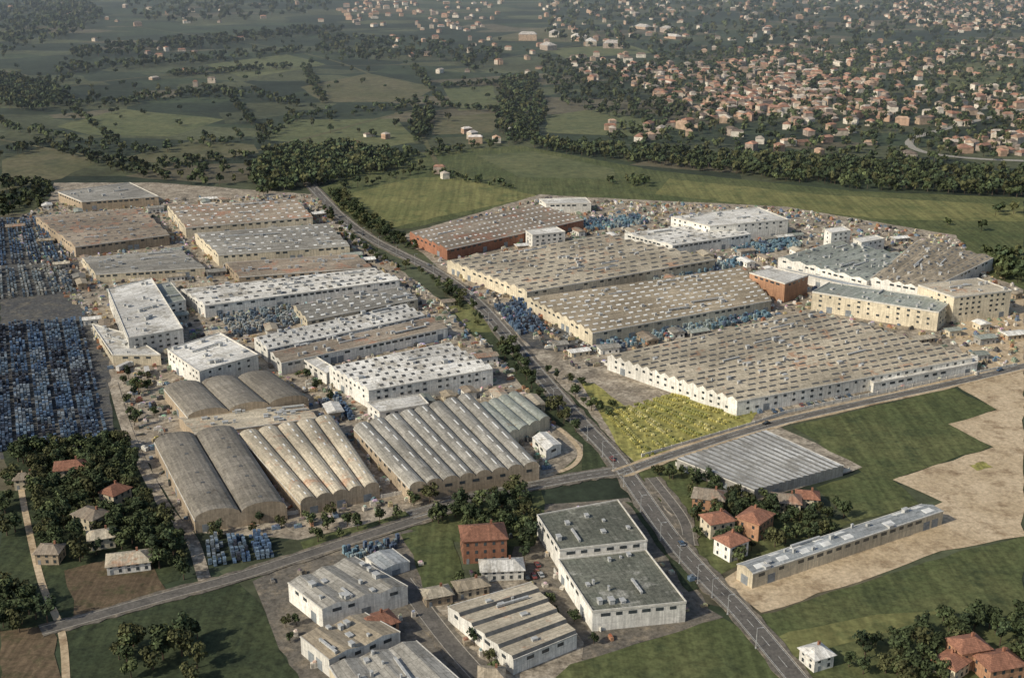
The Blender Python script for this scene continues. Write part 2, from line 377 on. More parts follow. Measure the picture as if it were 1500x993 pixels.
        pymesh('roof_vents',V,Fc,[METAL],parent=par)
    return par
BD=building
# --- right complex
BD('factory_hall',[(890,522),(1080,588),(1425,524),(1185,456)],8,'gable',14,2.0,'sand','white',2,(.8,5,1.6,SKYD,1),vents=34)
BD('factory_hall',[(772,437),(868,488),(1130,440),(1085,393)],8,'gable',9,1.9,'tan','cream',1,(1.0,4,3,SKYL,1),vents=34)
BD('factory_hall',[(655,383),(772,428),(1048,380),(885,345)],8,'gable',10,1.9,'sand','cream',1,(1.1,5,3,SKYD,1),vents=34)
BD('brick_factory_hall',[(600,342),(655,366),(855,322),(790,302)],8,'saw',5,1.8,'brown','brick',1,(1.6,2,3),vents=8)
BD('office_block',[(770,338),(780,345),(828,340),(815,333)],10,roof='white',win=3)
BD('warehouse',[(790,292),(800,299),(866,298),(858,290)],8,roof='white',win=1)
BD('white_factory_building',[(983,318),(1040,332),(1155,322),(1110,304)],14,roof='white',win=2,vents=14)
BD('white_factory_building',[(915,342),(985,360),(1100,343),(1030,328)],9,'gable',4,1.4,'white','white',1,(1.2,3,5,SKYD),vents=12)
BD('white_tower_building',[(1208,336),(1218,342),(1246,338),(1236,332)],16,roof='white',win=3)
BD('white_factory_building',[(1250,350),(1262,356),(1296,350),(1282,345)],11,roof='white',win=2)
BD('factory_hall',[(1140,378),(1270,412),(1345,378),(1225,354)],8,'gable',6,1.6,'green','white',1,(1.2,3,6,SKYD),vents=24)
BD('factory_hall',[(1275,408),(1360,424),(1455,378),(1345,352)],9,'gable',5,1.6,'tan','white',1,(1.2,3,6,SKYD),vents=24)
BD('brick_building',[(1098,400),(1150,416),(1184,404),(1132,393)],13,roof='white',wall='orange',win=1,gates=False)
BD('factory_office_block',[(1190,428),(1375,458),(1395,440),(1215,414)],12,roof='green',wall='cream',win=3,vents=12)
BD('factory_office_block',[(1345,418),(1398,436),(1482,426),(1432,408)],17,roof='sand',wall='cream',win=4,vents=8)
BD('loading_shed',[(1262,548),(1280,562),(1432,532),(1432,521)],5.5,roof='white',wall='white',win=1)
BD('factory_hall',[(1140,392),(1155,398),(1290,430),(1275,420)],6,roof='blue',win=0)
# --- left complex, far
BD('warehouse',[(85,282),(120,296),(232,288),(190,268)],8,roof='grey',wall='tan',vents=8)
BD('factory_hall',[(52,318),(110,362),(248,344),(205,305)],8,'gable',5,1.8,'brown','tan',1,(1.4,3,5,SKYD),vents=20)
BD('factory_hall',[(245,302),(272,334),(458,318),(432,292)],8,'gable',5,1.8,'brown','cream',1,(1.6,3,4),vents=26)
BD('factory_hall',[(285,342),(320,374),(512,360),(478,328)],8,'gable',4,1.8,'grey','cream',1,(1.6,3,4),vents=26)
BD('factory_hall',[(120,378),(140,402),(300,392),(262,366)],6,'gable',3,1.3,'grey','cream',1,vents=18)
BD('factory_hall',[(330,385),(350,406),(545,392),(520,372)],6,'gable',3,1.3,'brown','tan',1,vents=18)
BD('factory_hall',[(265,424),(300,448),(585,410),(545,394)],8,'gable',4,1.8,'white','white',1,(1.4,3,3,SKYD,1),vents=26)
BD('factory_hall',[(430,448),(450,470),(612,438),(588,420)],7,'gable',3,1.6,'grey','cream',1,(1.4,3,4),vents=14)
BD('factory_hall',[(372,495),(392,512),(622,462),(590,446)],8,'gable',3,1.8,'white','white',1,(1.5,2,3,SKYD,1),vents=16)
BD('factory_hall',[(396,516),(412,532),(656,480),(628,465)],7,'gable',2,1.4,'brown','white',1,vents=20)
BD('white_factory_building',[(158,424),(188,496),(268,482),(222,408)],12,roof='white',win=3,vents=14)
BD('white_factory_building',[(225,418),(245,446),(272,440),(250,414)],9,roof='green',win=2,vents=3)
BD('white_factory_building',[(245,512),(292,545),(378,520),(322,488)],11,roof='white',win=2,vents=12)
BD('factory_hall',[(135,475),(165,520),(235,520),(190,490)],6,roof='white',wall='cream',vents=12)
BD('white_factory_hall',[(482,538),(540,572),(722,540),(655,502)],10,'gable',6,1.7,'white','white',2,(1.4,2.2,3,SKYD,1),vents=6)
BD('white_annex',[(538,590),(556,604),(628,592),(615,578)],7,roof='white',win=2)
BD('white_annex',[(440,524),(478,548),(492,540),(455,518)],6,roof='white',win=1)
BD('vaulted_shed',[(240,570),(400,548),(452,585),(275,612)],6,'vault',3,3.4,'vaultd','tan',0)
BD('flat_shed',[(262,612),(285,636),(465,612),(445,592)],5,'gable',2,1,'sand','tan',0,vents=16)
BD('vaulted_warehouse',[(226,648),(345,630),(420,742),(285,762)],6,'vault',2,3.8,'vaultd','tan',0,(1,1.5,9,SKYD))
BD('vaulted_warehouse',[(350,638),(488,612),(556,712),(440,738)],6,'vault',5,2.6,'sand','tan',0,(1,3,4))
BD('vaulted_warehouse',[(518,628),(690,580),(790,682),(600,715)],7,'vault',8,2.6,'grey','tan',1,(1.2,7,2))
BD('green_roof_shed',[(700,596),(758,575),(805,612),(745,638)],6,'vault',4,1.8,'green','cream',0)
BD('small_shed',[(780,640),(800,632),(822,650),(800,660)],5,'gable',1,1.2,'white','white',1)
# --- lower centre
BD('warehouse',[(422,853),(520,815),(597,858),(472,892)],8,'gable',3,1.2,'grey','white',1,vents=8)
BD('warehouse',[(440,932),(535,897),(586,925),(482,966)],7,'gable',2,1.2,'tan','white',1,vents=6)
BD('warehouse',[(482,975),(610,938),(680,1000),(520,1035)],7,'gable',3,1.2,'grey','cream',1,vents=6)
BD('workshop',[(778,852),(845,928),(752,966),(656,888)],6,'saw2',5,1.1,'sand','white',1,vents=4,gl=SKYD)
BD('flat_roof_warehouse',[(787,755),(905,733),(948,792),(820,806)],9,roof='dark',wall='white',win=1,vents=5)
BD('flat_roof_warehouse',[(818,820),(946,806),(1005,882),(868,896)],8,roof='dark',wall='white',win=1,vents=7)
BD('small_shed',[(535,815),(575,803),(600,822),(560,835)],4,'gable',1,1,'blue','white',0)
# --- right
BD('striped_roof_warehouse',[(992,672),(1122,630),(1236,682),(1105,718)],5,'saw',15,.6,'white','grey',0,gl=SKYD)
BD('long_shed',[(1080,826),(1103,840),(1382,748),(1350,738)],6.5,'gable',1,1.3,'blue','cream',1,(2.2,5,5),vents=8)
# ---------------------------------------------------------------- houses
def house(pxc,w,d,h,rot,roofk='red',wallk='cream',name='house',floors=2,xy=None):
    x,y=xy if xy is not None else G(*pxc); par=bpy.data.objects.new(name,None); par.location=(x,y,0); par.rotation_euler=(0,0,math.radians(rot)); col(par)
    r=math.hypot(w,d)/2*.8; FOOT.append([(x-r,y-r),(x+r,y-r),(x+r,y+r),(x-r,y+r)])
    V=[];Fc=[]; boxv(V,Fc,0,0,1,0,w,d,-.3,h); 
    U=[[(0,0),(w,0),(w,h),(0,h)]]*6; pymesh('walls',V,Fc,[WALL[wallk]],uv=U,parent=par)
    e=.7; rh=d*(.24 if floors>1 else .15); a=w/2+e;b=d/2+e; rl=max(.4,w/2-d*.35)
    if floors<2: rl=a-.01
    V=[(-a,-b,h),(a,-b,h),(a,b,h),(-a,b,h),(-rl,0,h+rh),(rl,0,h+rh),(-a,-b,h-.2),(a,-b,h-.2),(a,b,h-.2),(-a,b,h-.2)]
    Fc=[(0,1,5,4),(1,2,5),(2,3,4,5),(3,0,4),(0,6,7,1),(1,7,8,2),(2,8,9,3),(3,9,6,0),(6,9,8,7)]
    U=[[(V[i][0],V[i][1]) for i in f] for f in Fc]; pymesh('roof',V,Fc,[ROOF[roofk]],uv=U,parent=par)
    if floors>1: V=[];Fc=[]; boxv(V,Fc,w*.2,d*.15,1,0,.8,.8,h,h+rh+.9); pymesh('chimney',V,Fc,[WALL['brick']],parent=par)
    V=[];Fc=[]
    for f in range(floors):
        z=.9+f*(h/floors)
        for i in range(max(2,int(w/3))):
            X=-w/2+(i+.5)*w/max(2,int(w/3))
            for s in(-1,1): 
                if not(f==0 and i==0 and s==-1): boxv(V,Fc,X,s*d/2,1,0,1.1,.14,z,z+1.4)
        for i in range(max(1,int(d/3.5))):
            Y=-d/2+(i+.5)*d/max(1,int(d/3.5))
            for s in(-1,1): boxv(V,Fc,s*w/2,Y,0,1,1.1,.14,z,z+1.4)
    pymesh('windows',V,Fc,[GLASS],parent=par)
    V=[];Fc=[]; boxv(V,Fc,-w/2+w/max(2,int(w/3))/2,-d/2,1,0,1.1,.16,0,2.2); pymesh('door',V,Fc,[GATE],parent=par)
house((708,812),17,13,10,8,'red','brick','brick_apartment_house',3)
house((735,842),16,9,4.5,5,'white','white','white_house',2)
house((552,930),13,9,6,30,'red','orange')
for c,w,d,h,r,rk,wk in [((105,700),13,10,6.5,15,'red','cream'),((170,735),10,9,6,60,'red','cream'),((135,770),12,9,6,-30,'brown','cream'),((40,712),9,7,5,10,'brown','cream'),
 ((150,798),10,8,5,20,'sand','cream'),((75,820),9,8,5,0,'brown','tan'),((190,830),16,10,4,15,'sand','white'),
 ((1038,742),13,10,6,-15,'brown','orange'),((1050,780),11,9,7,20,'red','cream'),((1105,780),12,10,8,50,'red','orange'),((1070,812),10,9,7,35,'red','white'),((1150,745),12,9,5,-10,'brown','cream'),((1182,738),9,8,4.5,-10,'red','cream'),
 ((1195,972),8,8,5,25,'white','white'),((1415,970),11,9,7.5,15,'red','orange'),((1460,988),13,10,6,15,'red','orange'),((1392,985),9,8,5,40,'red','cream'),
 ((640,880),10,7,4,20,'sand','tan'),((690,868),12,7,4,20,'tan','cream'),((720,1000),8,7,4,0,'tan','cream')]:
    house(c,w,d,h,r,rk,wk)
YL=[(0,330),(70,300),(460,285),(520,345),(600,405),(660,450),(740,530),(790,590),(835,650),(800,690),(620,735),(440,780),(280,770),(195,650),(160,540),(120,460)]
YR=[(600,345),(790,290),(1150,306),(1400,348),(1490,425),(1490,540),(1400,555),(1110,606),(1090,595),(900,530),(850,545),(720,455)]
for pl,ang in ((YL,22),(YR,20)):
    cnt=0
    for x,y in scatter(pl,17,.4):
        r=6
        if not free(np.array([[x+r,y],[x-r,y],[x,y+r],[x,y-r]])).all(): continue
        house(None,random.uniform(7,14),random.uniform(5,8),random.uniform(3,4.5),ang+random.choice((0,90))+random.uniform(-5,5),random.choice(['white','grey','tan','brown','green','sand']),random.choice(['white','cream','grey','tan']),'storage_shed',1,(x,y)); cnt+=1
        if cnt>42: break
# ---------------------------------------------------------------- pallet stacks
PAL=attrmat('pallet_wrap',.5,.3,1.2)
def stacks(name,px,colors,sx=1.7,aisle=4,hole=.2,tiers=(1,3)):
    q=[np.array(G(*p)) for p in px]; A,B,C,D=q; L=np.linalg.norm(D-A);W=np.linalg.norm(B-A)
    V=[];Fc=[];Cc=[]; u=(D-A)/L
    ni=int(W/sx);nj=int(L/sx)
    cl=np.array(colors); bt={}
    for i in range(ni):
        if i%(aisle+1)==aisle: continue
        for j in range(nj):
            if j%11==10: continue
            key=(i//(aisle+1),j//11)
            if key not in bt: bt[key]=(random.randrange(len(cl)),random.choice((.02,.1,.2,.5)))
            blk,hl=bt[key]
            if random.random()<max(hole*.5,hl): continue
            s,t=(i+.5)/ni,(j+.5)/nj; c=A*(1-s)*(1-t)+B*s*(1-t)+C*s*t+D*(1-s)*t
            cc=cl[(blk+ (0 if random.random()<.6 else random.randrange(len(cl))))%len(cl)]*random.uniform(.65,1.2)
            z=.12+random.uniform(0,.02)
            for k in range(random.randint(*tiers)):
                jx,jy=random.uniform(-.1,.1),random.uniform(-.1,.1)
                boxv(V,Fc,c[0]+jx,c[1]+jy,u[0],u[1],1.2,1.2,z,z+.15); boxv(V,Fc,c[0]+jx,c[1]+jy,u[0],u[1],1.35,1.35,z+.15,z+1.15,.93)
                Cc+=[(.18,.14,.09)]*8+[tuple(cc)]*8; z+=1.17
    if V: quads(name,np.array(V),np.array(Fc),np.array(Cc),[PAL])
BL=[(.11,.165,.235),(.15,.205,.26),(.075,.10,.14),(.23,.265,.29),(.05,.055,.07),(.10,.155,.24)]
BG=[(.22,.26,.27),(.32,.33,.31),(.13,.17,.21),(.42,.40,.34)]
CY=[(.13,.22,.28),(.18,.27,.31),(.29,.34,.33),(.09,.12,.17)]
YE=[(.46,.41,.13),(.38,.34,.11),(.50,.45,.19),(.30,.28,.09),(.26,.26,.08)]
stacks('stacked_tile_pallets',[(-40,480),(120,470),(162,655),(-40,665)],BL,aisle=5,hole=.12)
stacks('stacked_tile_pallets',[(-10,325),(70,322),(100,385),(-10,390)],BL,aisle=4,hole=.2,sx=2)
stacks('stacked_tile_pallets',[(-10,395),(95,390),(118,428),(-10,440)],BG,aisle=3,hole=.2,sx=2)
stacks('stacked_tile_pallets',[(300,790),(395,785),(410,815),(305,832)],BL,hole=.2)
stacks('stacked_tile_pallets',[(465,590),(495,582),(520,615),(490,622)],BL,hole=.15)
stacks('stacked_tile_pallets',[(320,465),(425,450),(440,475),(345,495)],BG,hole=.2)
stacks('stacked_tile_pallets',[(875,503),(1115,455),(1130,465),(892,516)],CY,hole=.15)
stacks('stacked_tile_pallets',[(722,448),(765,442),(800,485),(760,492)],BL,hole=.2)
stacks('stacked_tile_pallets',[(935,408),(1090,380),(1100,388),(950,416)],CY,hole=.2)
stacks('stacked_tile_pallets',[(845,325),(935,318),(950,328),(860,340)],CY,hole=.1)
stacks('stacked_tile_pallets',[(1070,365),(1160,352),(1175,362),(1090,378)],CY,hole=.1)
stacks('stacked_tile_pallets',[(885,605),(985,578),(1105,604),(945,672)],YE,aisle=2,hole=.1,sx=2.0,tiers=(1,1))
stacks('stacked_tile_pallets',[(500,810),(590,790),(600,800),(515,822)],CY,hole=.35)
# ---------------------------------------------------------------- yard clutter
def clutter(name,px,sp,keep):
    Pn=scatter(px,sp,keep); V=[];Fc=[];Cc=[]
    pal=[(.5,.46,.38),(.3,.25,.18),(.15,.2,.26),(.33,.18,.11),(.2,.18,.15),(.64,.61,.54),(.42,.34,.2),(.08,.08,.08),(.22,.26,.19),(.55,.5,.42)]
    for x,y in Pn:
        a=random.choice([.35,.35,1.92,random.uniform(0,3)]); ux,uy=math.cos(a),math.sin(a); cc=random.choice(pal)
        w=random.uniform(1.2,4.5) ; d=random.uniform(1,2.2); hh=random.uniform(.5,2.2)
        boxv(V,Fc,x,y,ux,uy,w,d,.1,.1+hh,.94); boxv(V,Fc,x+ux*w*.1,y+uy*w*.1,ux,uy,w*.5,d*.7,.1+hh,.1+hh*1.3,.9)
        Cc+=[cc]*8+[[v*random.uniform(.6,1.2) for v in cc]]*8
    if V: quads(name,np.array(V),np.array(Fc),np.array(Cc),[PAL])
clutter('yard_goods',YL,4.6,.58)
clutter('yard_goods',YR,4.6,.52)
clutter('yard_goods',[(380,850),(600,780),(640,870),(790,745),(920,735),(1050,895),(830,970),(450,1005)],6,.25)
# ---------------------------------------------------------------- distant houses
def housesfar(name,px,sp,keep,sc=1.0,roofs=None):
    Pn=scatter(px,sp,keep,avoid=False); n=len(Pn)
    if not n: return
    roofs=roofs or [(.34,.18,.12),(.38,.21,.145),(.28,.16,.11),(.42,.29,.20),(.46,.40,.33),(.24,.18,.14),(.20,.16,.13)]
    w=rng.uniform(7,17,n)*sc; d=rng.uniform(6.5,10,n)*sc; h=rng.choice([3.5,6,6.2,8],n)*sc**.5; a=rng.choice([.4,1.97,0,1.2],n)+rng.normal(0,.2,n)
    o=.7; rh=d*.25
    def cr(W,D,Z): 
        return [np.stack([sx*W/2,sy*D/2,Z],1) for sx,sy in((-1,-1),(1,-1),(1,1),(-1,1))]
    L=cr(w,d,h*0)+cr(w,d,h)+cr(w+o,d+o,h)+cr(np.maximum(w-d*.6,.5),d*0+.3,h+rh)
    V=np.stack(L,1); ca,sa=np.cos(a)[:,None],np.sin(a)[:,None]
    X=V[...,0]*ca-V[...,1]*sa+Pn[:,0:1];Y=V[...,0]*sa+V[...,1]*ca+Pn[:,1:2]; V=np.stack([X,Y,V[...,2]],2)
    f=np.array([(0,1,5,4),(1,2,6,5),(2,3,7,6),(3,0,4,7),(8,9,13,12),(9,10,14,13),(10,11,15,14),(11,8,12,15),(12,13,14,15)])
    Fq=(f[None]+np.arange(n)[:,None,None]*16).reshape(-1,4)
    wc=np.array([(.5,.43,.34),(.66,.6,.5),(.42,.31,.22),(.44,.30,.21),(.34,.28,.23)])[rng.integers(0,5,n)]
    rc=np.array(roofs)[rng.integers(0,len(roofs),n)]*rng.uniform(.65,1.15,(n,1))
    C=np.concatenate([np.repeat(wc[:,None],8,1),np.repeat(rc[:,None],8,1)],1)
    quads(name,V.reshape(-1,3),Fq,C.reshape(-1,3),[HM])
HM=attrmat('town_house_plaster_and_tile',.9,.2,.3)
T=housesfar
T('distant_town',[(960,105),(1120,85),(1290,120),(1330,185),(1200,185),(1040,180),(960,150)],17,.58)
T('distant_town',[(1030,130),(1200,110),(1270,150),(1180,175),(1060,165)],16,.45)
T('distant_town',[(820,85),(960,80),(1000,110),(960,150),(860,120)],22,.42)
T('distant_town',[(960,80),(1500,60),(1500,100),(1330,130),(1120,80)],26,.4)
T('distant_town',[(1300,130),(1500,130),(1500,190),(1340,185)],21,.5)
T('distant_town',[(1370,205),(1500,195),(1500,235),(1380,225)],17,.8)
T('distant_town',[(880,180),(1060,175),(1330,190),(1340,235),(1080,225),(900,205)],26,.32)
T('distant_town',[(1290,0),(1500,-10),(1500,40),(1400,50),(1300,30)],32,.7)
T('distant_town',[(780,0),(1290,0),(1290,80),(800,70)],48,.4,1.0)
T('distant_town',[(490,0),(740,0),(720,45),(600,50),(500,35)],42,.5)
T('distant_town',[(200,70),(300,60),(330,130),(230,140)],36,.22,.9)
T('distant_town',[(0,10),(480,0),(480,60),(100,70)],100,.3,1.0)
T('distant_village',[(420,200),(600,195),(590,215),(420,222)],22,.2,.8)
T('distant_village',[(665,190),(760,195),(755,214),(700,214)],20,.35,.9,[(.6,.55,.5),(.45,.3,.2)])
T('distant_village',[(540,50),(800,60),(800,110),(620,110)],50,.3,.9)
T('distant_village',[(160,165),(400,140),(560,150),(420,180),(180,215)],60,.1,.9)
T('distant_village',[(630,255),(650,252),(655,262),(632,264)],16,.5,.8)
T('distant_warehouse',[(695,58),(960,40),(1040,58),(800,80)],85,.4,2.2,[(.5,.47,.42),(.4,.37,.33)])
# ---------------------------------------------------------------- trees
LEAF=attrmat('leaf_clumps',.9,.35,.7,.25); BARK=plain('bark',(.09,.065,.045))
def leafcloud(n,rx,rz,cz,size,lobes,r,g0):
    V=[];Fc=[];Cc=[]
    cs=[]
    for i in range(lobes):
        a=r.uniform(0,6.28);rr=r.uniform(.25,.7)*rx; cs.append((rr*math.cos(a),rr*math.sin(a),cz+r.uniform(-.5,.65)*rz,r.uniform(.3,.6),r.uniform(.65,1.35)))
    for i in range(n):
        cx,cy,cc,cr,br=cs[i%lobes]
        d=Vector((r.gauss(0,1),r.gauss(0,1),r.gauss(0,1))).normalized(); k=r.uniform(.6,1.08)
        c=Vector((cx+d.x*cr*rx*k,cy+d.y*cr*rx*k,cc+d.z*cr*rz*k))
        nn=(d+Vector((r.gauss(0,.5),r.gauss(0,.5),r.gauss(0,.5)+.3))).normalized()
        t1=nn.orthogonal().normalized(); t2=nn.cross(t1); an=r.uniform(0,6.28); t1,t2=t1*math.cos(an)+t2*math.sin(an),t2*math.cos(an)-t1*math.sin(an)
        s=size*r.uniform(.5,1.2); k0=len(V)
        for q in (-t1,-t2*.7,t1,t2*.7): V.append(tuple(c+q*s))
        Fc.append((k0,k0+1,k0+2,k0+3)); b=br*r.uniform(.75,1.25); Cc+=[(g0[0]*b,g0[1]*b,g0[2]*b)]*4
    return V,Fc,Cc
def tube(V,Fc,Cc,p,q,r0,r1,n=5):
    k=len(V); d=(Vector(q)-Vector(p)).normalized(); a=d.orthogonal().normalized(); b=d.cross(a)
    for c,r in ((p,r0),(q,r1)):
        for i in range(n):
            an=6.283*i/n; v=Vector(c)+a*math.cos(an)*r+b*math.sin(an)*r; V.append(tuple(v)); Cc.append((.09,.065,.045))
    for i in range(n): Fc.append((k+i,k+(i+1)%n,k+n+(i+1)%n,k+n+i))
GREENS=[(.052,.068,.030),(.066,.080,.034),(.040,.055,.027),(.085,.088,.038),(.056,.066,.036)]
def treemesh(i,full=True):
    r=random.Random(50+i+(0 if full else 100)); tall=(i==4)
    H=r.uniform(7,9.5) if not tall else 12; rx=r.uniform(2.8,3.8) if not tall else 1.7; rz=H*.36
    if full: V,Fc,Cc=leafcloud(400,rx,rz,H-rz,.64,9,r,GREENS[i%5])
    else: V,Fc,Cc=leafcloud(32,rx*1.15,rz*1.1,H-rz*1.15,2.1,5,r,GREENS[i%5])
    nb=len(Fc); tube(V,Fc,Cc,(0,0,-.2),(.1,0,H*.5),.28,.16,5 if full else 3)
    if full:
        for a in range(5):
            an=a*1.26+r.random(); tube(V,Fc,Cc,(0.05,0,H*r.uniform(.3,.5)),(math.cos(an)*rx*.6,math.sin(an)*rx*.6,H*r.uniform(.6,.8)),.12,.04,4)
    return np.array(V),np.array(Fc),np.array(Cc),nb
NEAR=[]
for i in range(6):
    V,Fc,Cc,nb=treemesh(i); o=quads('t',V,Fc,Cc,[LEAF,BARK],[0 if j<nb else 1 for j in range(len(Fc))]); NEAR.append(o.data); bpy.data.objects.remove(o)
def trees(px,sp,keep=.8,sc=(.7,1.2),kinds=(0,1,2,3,5),name='broadleaf_tree'):
    for x,y in scatter(px,sp,keep):
        k=random.choice(kinds); o=bpy.data.objects.new('poplar_tree' if k==4 else name,NEAR[k]); s=random.uniform(*sc); o.location=(x,y,0); o.scale=(s*random.uniform(.85,1.15),s,s*random.uniform(.85,1.15)); o.rotation_euler=(0,0,random.uniform(0,6.28)); col(o)
FAR=[treemesh(i,False) for i in range(5)]
def woods(name,px,sp,keep=.9,sc=(.8,1.3),dark=1.0,avoid=False):
    Pn=scatter(px,sp,keep,avoid); VV=[];FF=[];CC=[];MM=[];off=0
    for k in range(5):
        Q=Pn[k::5]; n=len(Q)
        if not n: continue
        V,Fc,Cc,nb=FAR[k if k!=4 else 1]; s=rng.uniform(sc[0],sc[1],n); a=rng.uniform(0,6.28,n)
        X=(V[None,:,0]*np.cos(a)[:,None]-V[None,:,1]*np.sin(a)[:,None])*s[:,None]+Q[:,0:1]
        Y=(V[None,:,0]*np.sin(a)[:,None]+V[None,:,1]*np.cos(a)[:,None])*s[:,None]+Q[:,1:2]
        Z=V[None,:,2]*s[:,None]*rng.uniform(.85,1.2,(n,1))
        VV.append(np.stack([X,Y,Z],2).reshape(-1,3)); FF.append((Fc[None]+np.arange(n)[:,None,None]*len(V)).reshape(-1,4)+off); off+=n*len(V)
        CC.append((Cc[None]*rng.uniform(.65,1.25,(n,1,1))*dark).reshape(-1,3)); MM.append(np.tile([0 if j<nb else 1 for j in range(len(Fc))],n))
    if VV: quads(name,np.concatenate(VV),np.concatenate(FF),np.concatenate(CC),[LEAF,BARK],np.concatenate(MM))
Wd_=woods
Wd_('woodland',[(385,230),(430,218),(520,218),(600,230),(590,247),(470,272),(380,288),(365,262)],7,.88)
Wd_('woodland',[(730,118),(785,112),(800,170),(785,210),(748,208),(728,190)],8.5,.8)
Wd_('woodland',[(605,165),(638,162),(632,195),(612,213),(602,200)],8,.8)
Wd_('woodland',[(780,208),(900,220),(1100,230),(1330,243),(1500,254),(1500,290),(1250,277),(1000,248),(780,220)],8,.82)
Wd_('woodland',[(0,112),(80,130),(110,148),(60,165),(0,160)],12,.85,(1,1.5),.8)
Wd_('woodland',[(0,10),(120,0),(160,30),(90,60),(0,85)],24,.7,(1.2,2.2),.7)
Wd_('woodland',[(180,0),(500,-8),(480,20),(300,38),(200,30)],32,.55,(1.2,2.2),.7)
Wd_('hedgerow',[(100,78),(200,66),(500,40),(505,48),(300,72),(110,90)],15,.6,(1,1.7),.8)
Wd_('hedgerow',[(60,100),(300,85),(480,70),(484,76),(300,94),(70,110)],14,.55,(.9,1.5),.8)
Wd_('woodland',[(470,55),(620,60),(740,80),(700,108),(640,90),(460,92)],18,.5,(1,1.7),.8)
Wd_('woodland',[(800,0),(1500,0),(1500,60),(960,85),(800,60)],30,.45,(1.1,2),.8)
Wd_('woodland',[(790,85),(960,100),(960,150),(1050,185),(860,170),(800,140)],13,.5,(.8,1.3))
Wd_('woodland',[(960,80),(1500,60),(1500,240),(1340,240),(1060,222),(880,205),(960,160)],14,.52,(.7,1.25))
Wd_('woodland',[(0,270),(60,268),(85,285),(60,305),(0,325)],9,.75,(.8,1.2),.85)
Wd_('hedgerow',[(0,225),(60,208),(160,235),(240,250),(235,262),(150,247),(60,218),(0,236)],9,.7,(.7,1.2),.9)
Wd_('woodland',[(160,250),(330,240),(370,250),(360,275),(240,270)],10,.35,(.7,1.1))
Wd_('hedgerow',[(0,175),(180,220),(380,200),(420,172),(600,155),(600,163),(440,178),(390,210),(180,230),(0,190)],11,.55,(.7,1.1))
Wd_('hedgerow',[(100,150),(330,130),(440,150),(440,158),(330,142),(100,162)],12,.6,(.8,1.3))
for hx in ([(100,162),(180,222),(190,222),(112,162)],[(330,142),(385,205),(395,203),(342,142)],[(440,100),(470,152),(480,150),(452,98)],[(600,100),(648,160),(656,158),(612,98)],[(640,128),(735,122),(735,126),(640,132)],[(0,140),(110,110),(112,115),(0,146)],[(240,110),(420,98),(420,102),(240,115)],[(580,150),(730,162),(730,167),(580,155)],[(230,240),(372,226),(372,232),(230,247)],[(500,275),(620,250),(622,254),(504,280)]):
    Wd_('hedgerow',hx,8,.75,(.6,1.1),.85)
Wd_('hedgerow',[(600,240),(680,262),(760,275),(758,279),(675,268),(598,246)],7,.8,(.4,.8))
Wd_('hedgerow',[(560,232),(760,206),(762,212),(560,240)],8,.7,(.6,1))
Wd_('woodland',[(880,262),(950,262),(960,275),(900,275)],8,.6,(.6,1))
Wd_('woodland',[(1440,372),(1500,375),(1500,425),(1460,415)],7,.8)
Wd_('scattered_trees',[(0,60),(780,60),(780,205),(600,220),(0,210)],34,.22,(.5,1.15))
Wd_('scattered_trees',[(1380,330),(1500,300),(1500,330),(1400,345)],14,.3,(.5,1))
# nearer trees, individual
trees([(478,288),(500,285),(560,335),(620,365),(610,375),(540,352),(500,325)],7,.9)
trees([(455,290),(470,300),(520,350),(600,395),(590,402),(510,360)],8,.6,(.5,.9))
trees([(720,505),(750,508),(830,585),(870,640),(850,650),(800,600)],6.2,.85)
trees([(800,545),(850,560),(880,600),(905,596),(890,612),(850,600)],6.5,.6,(.5,1))
trees([(635,420),(660,415),(700,455),(680,460)],7,.7,(.5,.9))
trees([(610,395),(650,412),(740,505),(728,508),(640,425)],7,.7,(.4,.8))
trees([(20,660),(180,652),(240,740),(290,800),(270,850),(240,865),(210,800),(90,830),(50,790),(35,720)],5.4,.92,(.75,1.3))
trees([(590,740),(780,720),(790,755),(780,800),(760,850),(745,800),(660,765),(600,775)],5.6,.88,(.7,1.2))
trees([(430,765),(560,745),(590,760),(470,800),(420,790)],7,.6,(.5,.95))
trees([(1010,700),(1100,735),(1240,745),(1230,780),(1120,815),(1060,835),(1015,790)],5.8,.8,(.6,1.1))
trees([(930,690),(1000,690),(1030,720),(960,710)],6,.6,(.5,.9))
trees([(1240,970),(1300,935),(1400,905),(1500,900),(1500,1005),(1240,1005)],6,.8,(.7,1.2))
trees([(640,900),(680,900),(740,965),(740,1000),(700,1000)],5,.7,(.4,.8))
trees([(600,870),(660,850),(760,845),(700,870)],6,.5,(.4,.8))
trees([(300,765),(420,755),(430,775),(310,790)],6,.5,(.5,.8))
trees([(170,550),(230,555),(235,620),(200,640)],6.5,.5,(.5,.9))
trees([(190,925),(300,925),(310,1005),(160,1005)],6,.65,(.8,1.3))
trees([(0,870),(70,875),(85,925),(0,940)],5.5,.9,(.8,1.3))
trees([(0,700),(22,700),(30,780),(0,800)],6,.6)
trees([(400,900),(430,890),(450,960),(430,990)],6,.3,(.4,.8))
trees([(430,545),(470,560),(500,600),(470,590)],7,.5,(.5,.8))
trees([(760,850),(800,830),(850,920),(880,950),(850,950)],6,.35,(.4,.7))
trees([(915,775),(940,775),(1000,850),(990,850)],7,.3,(.3,.6))
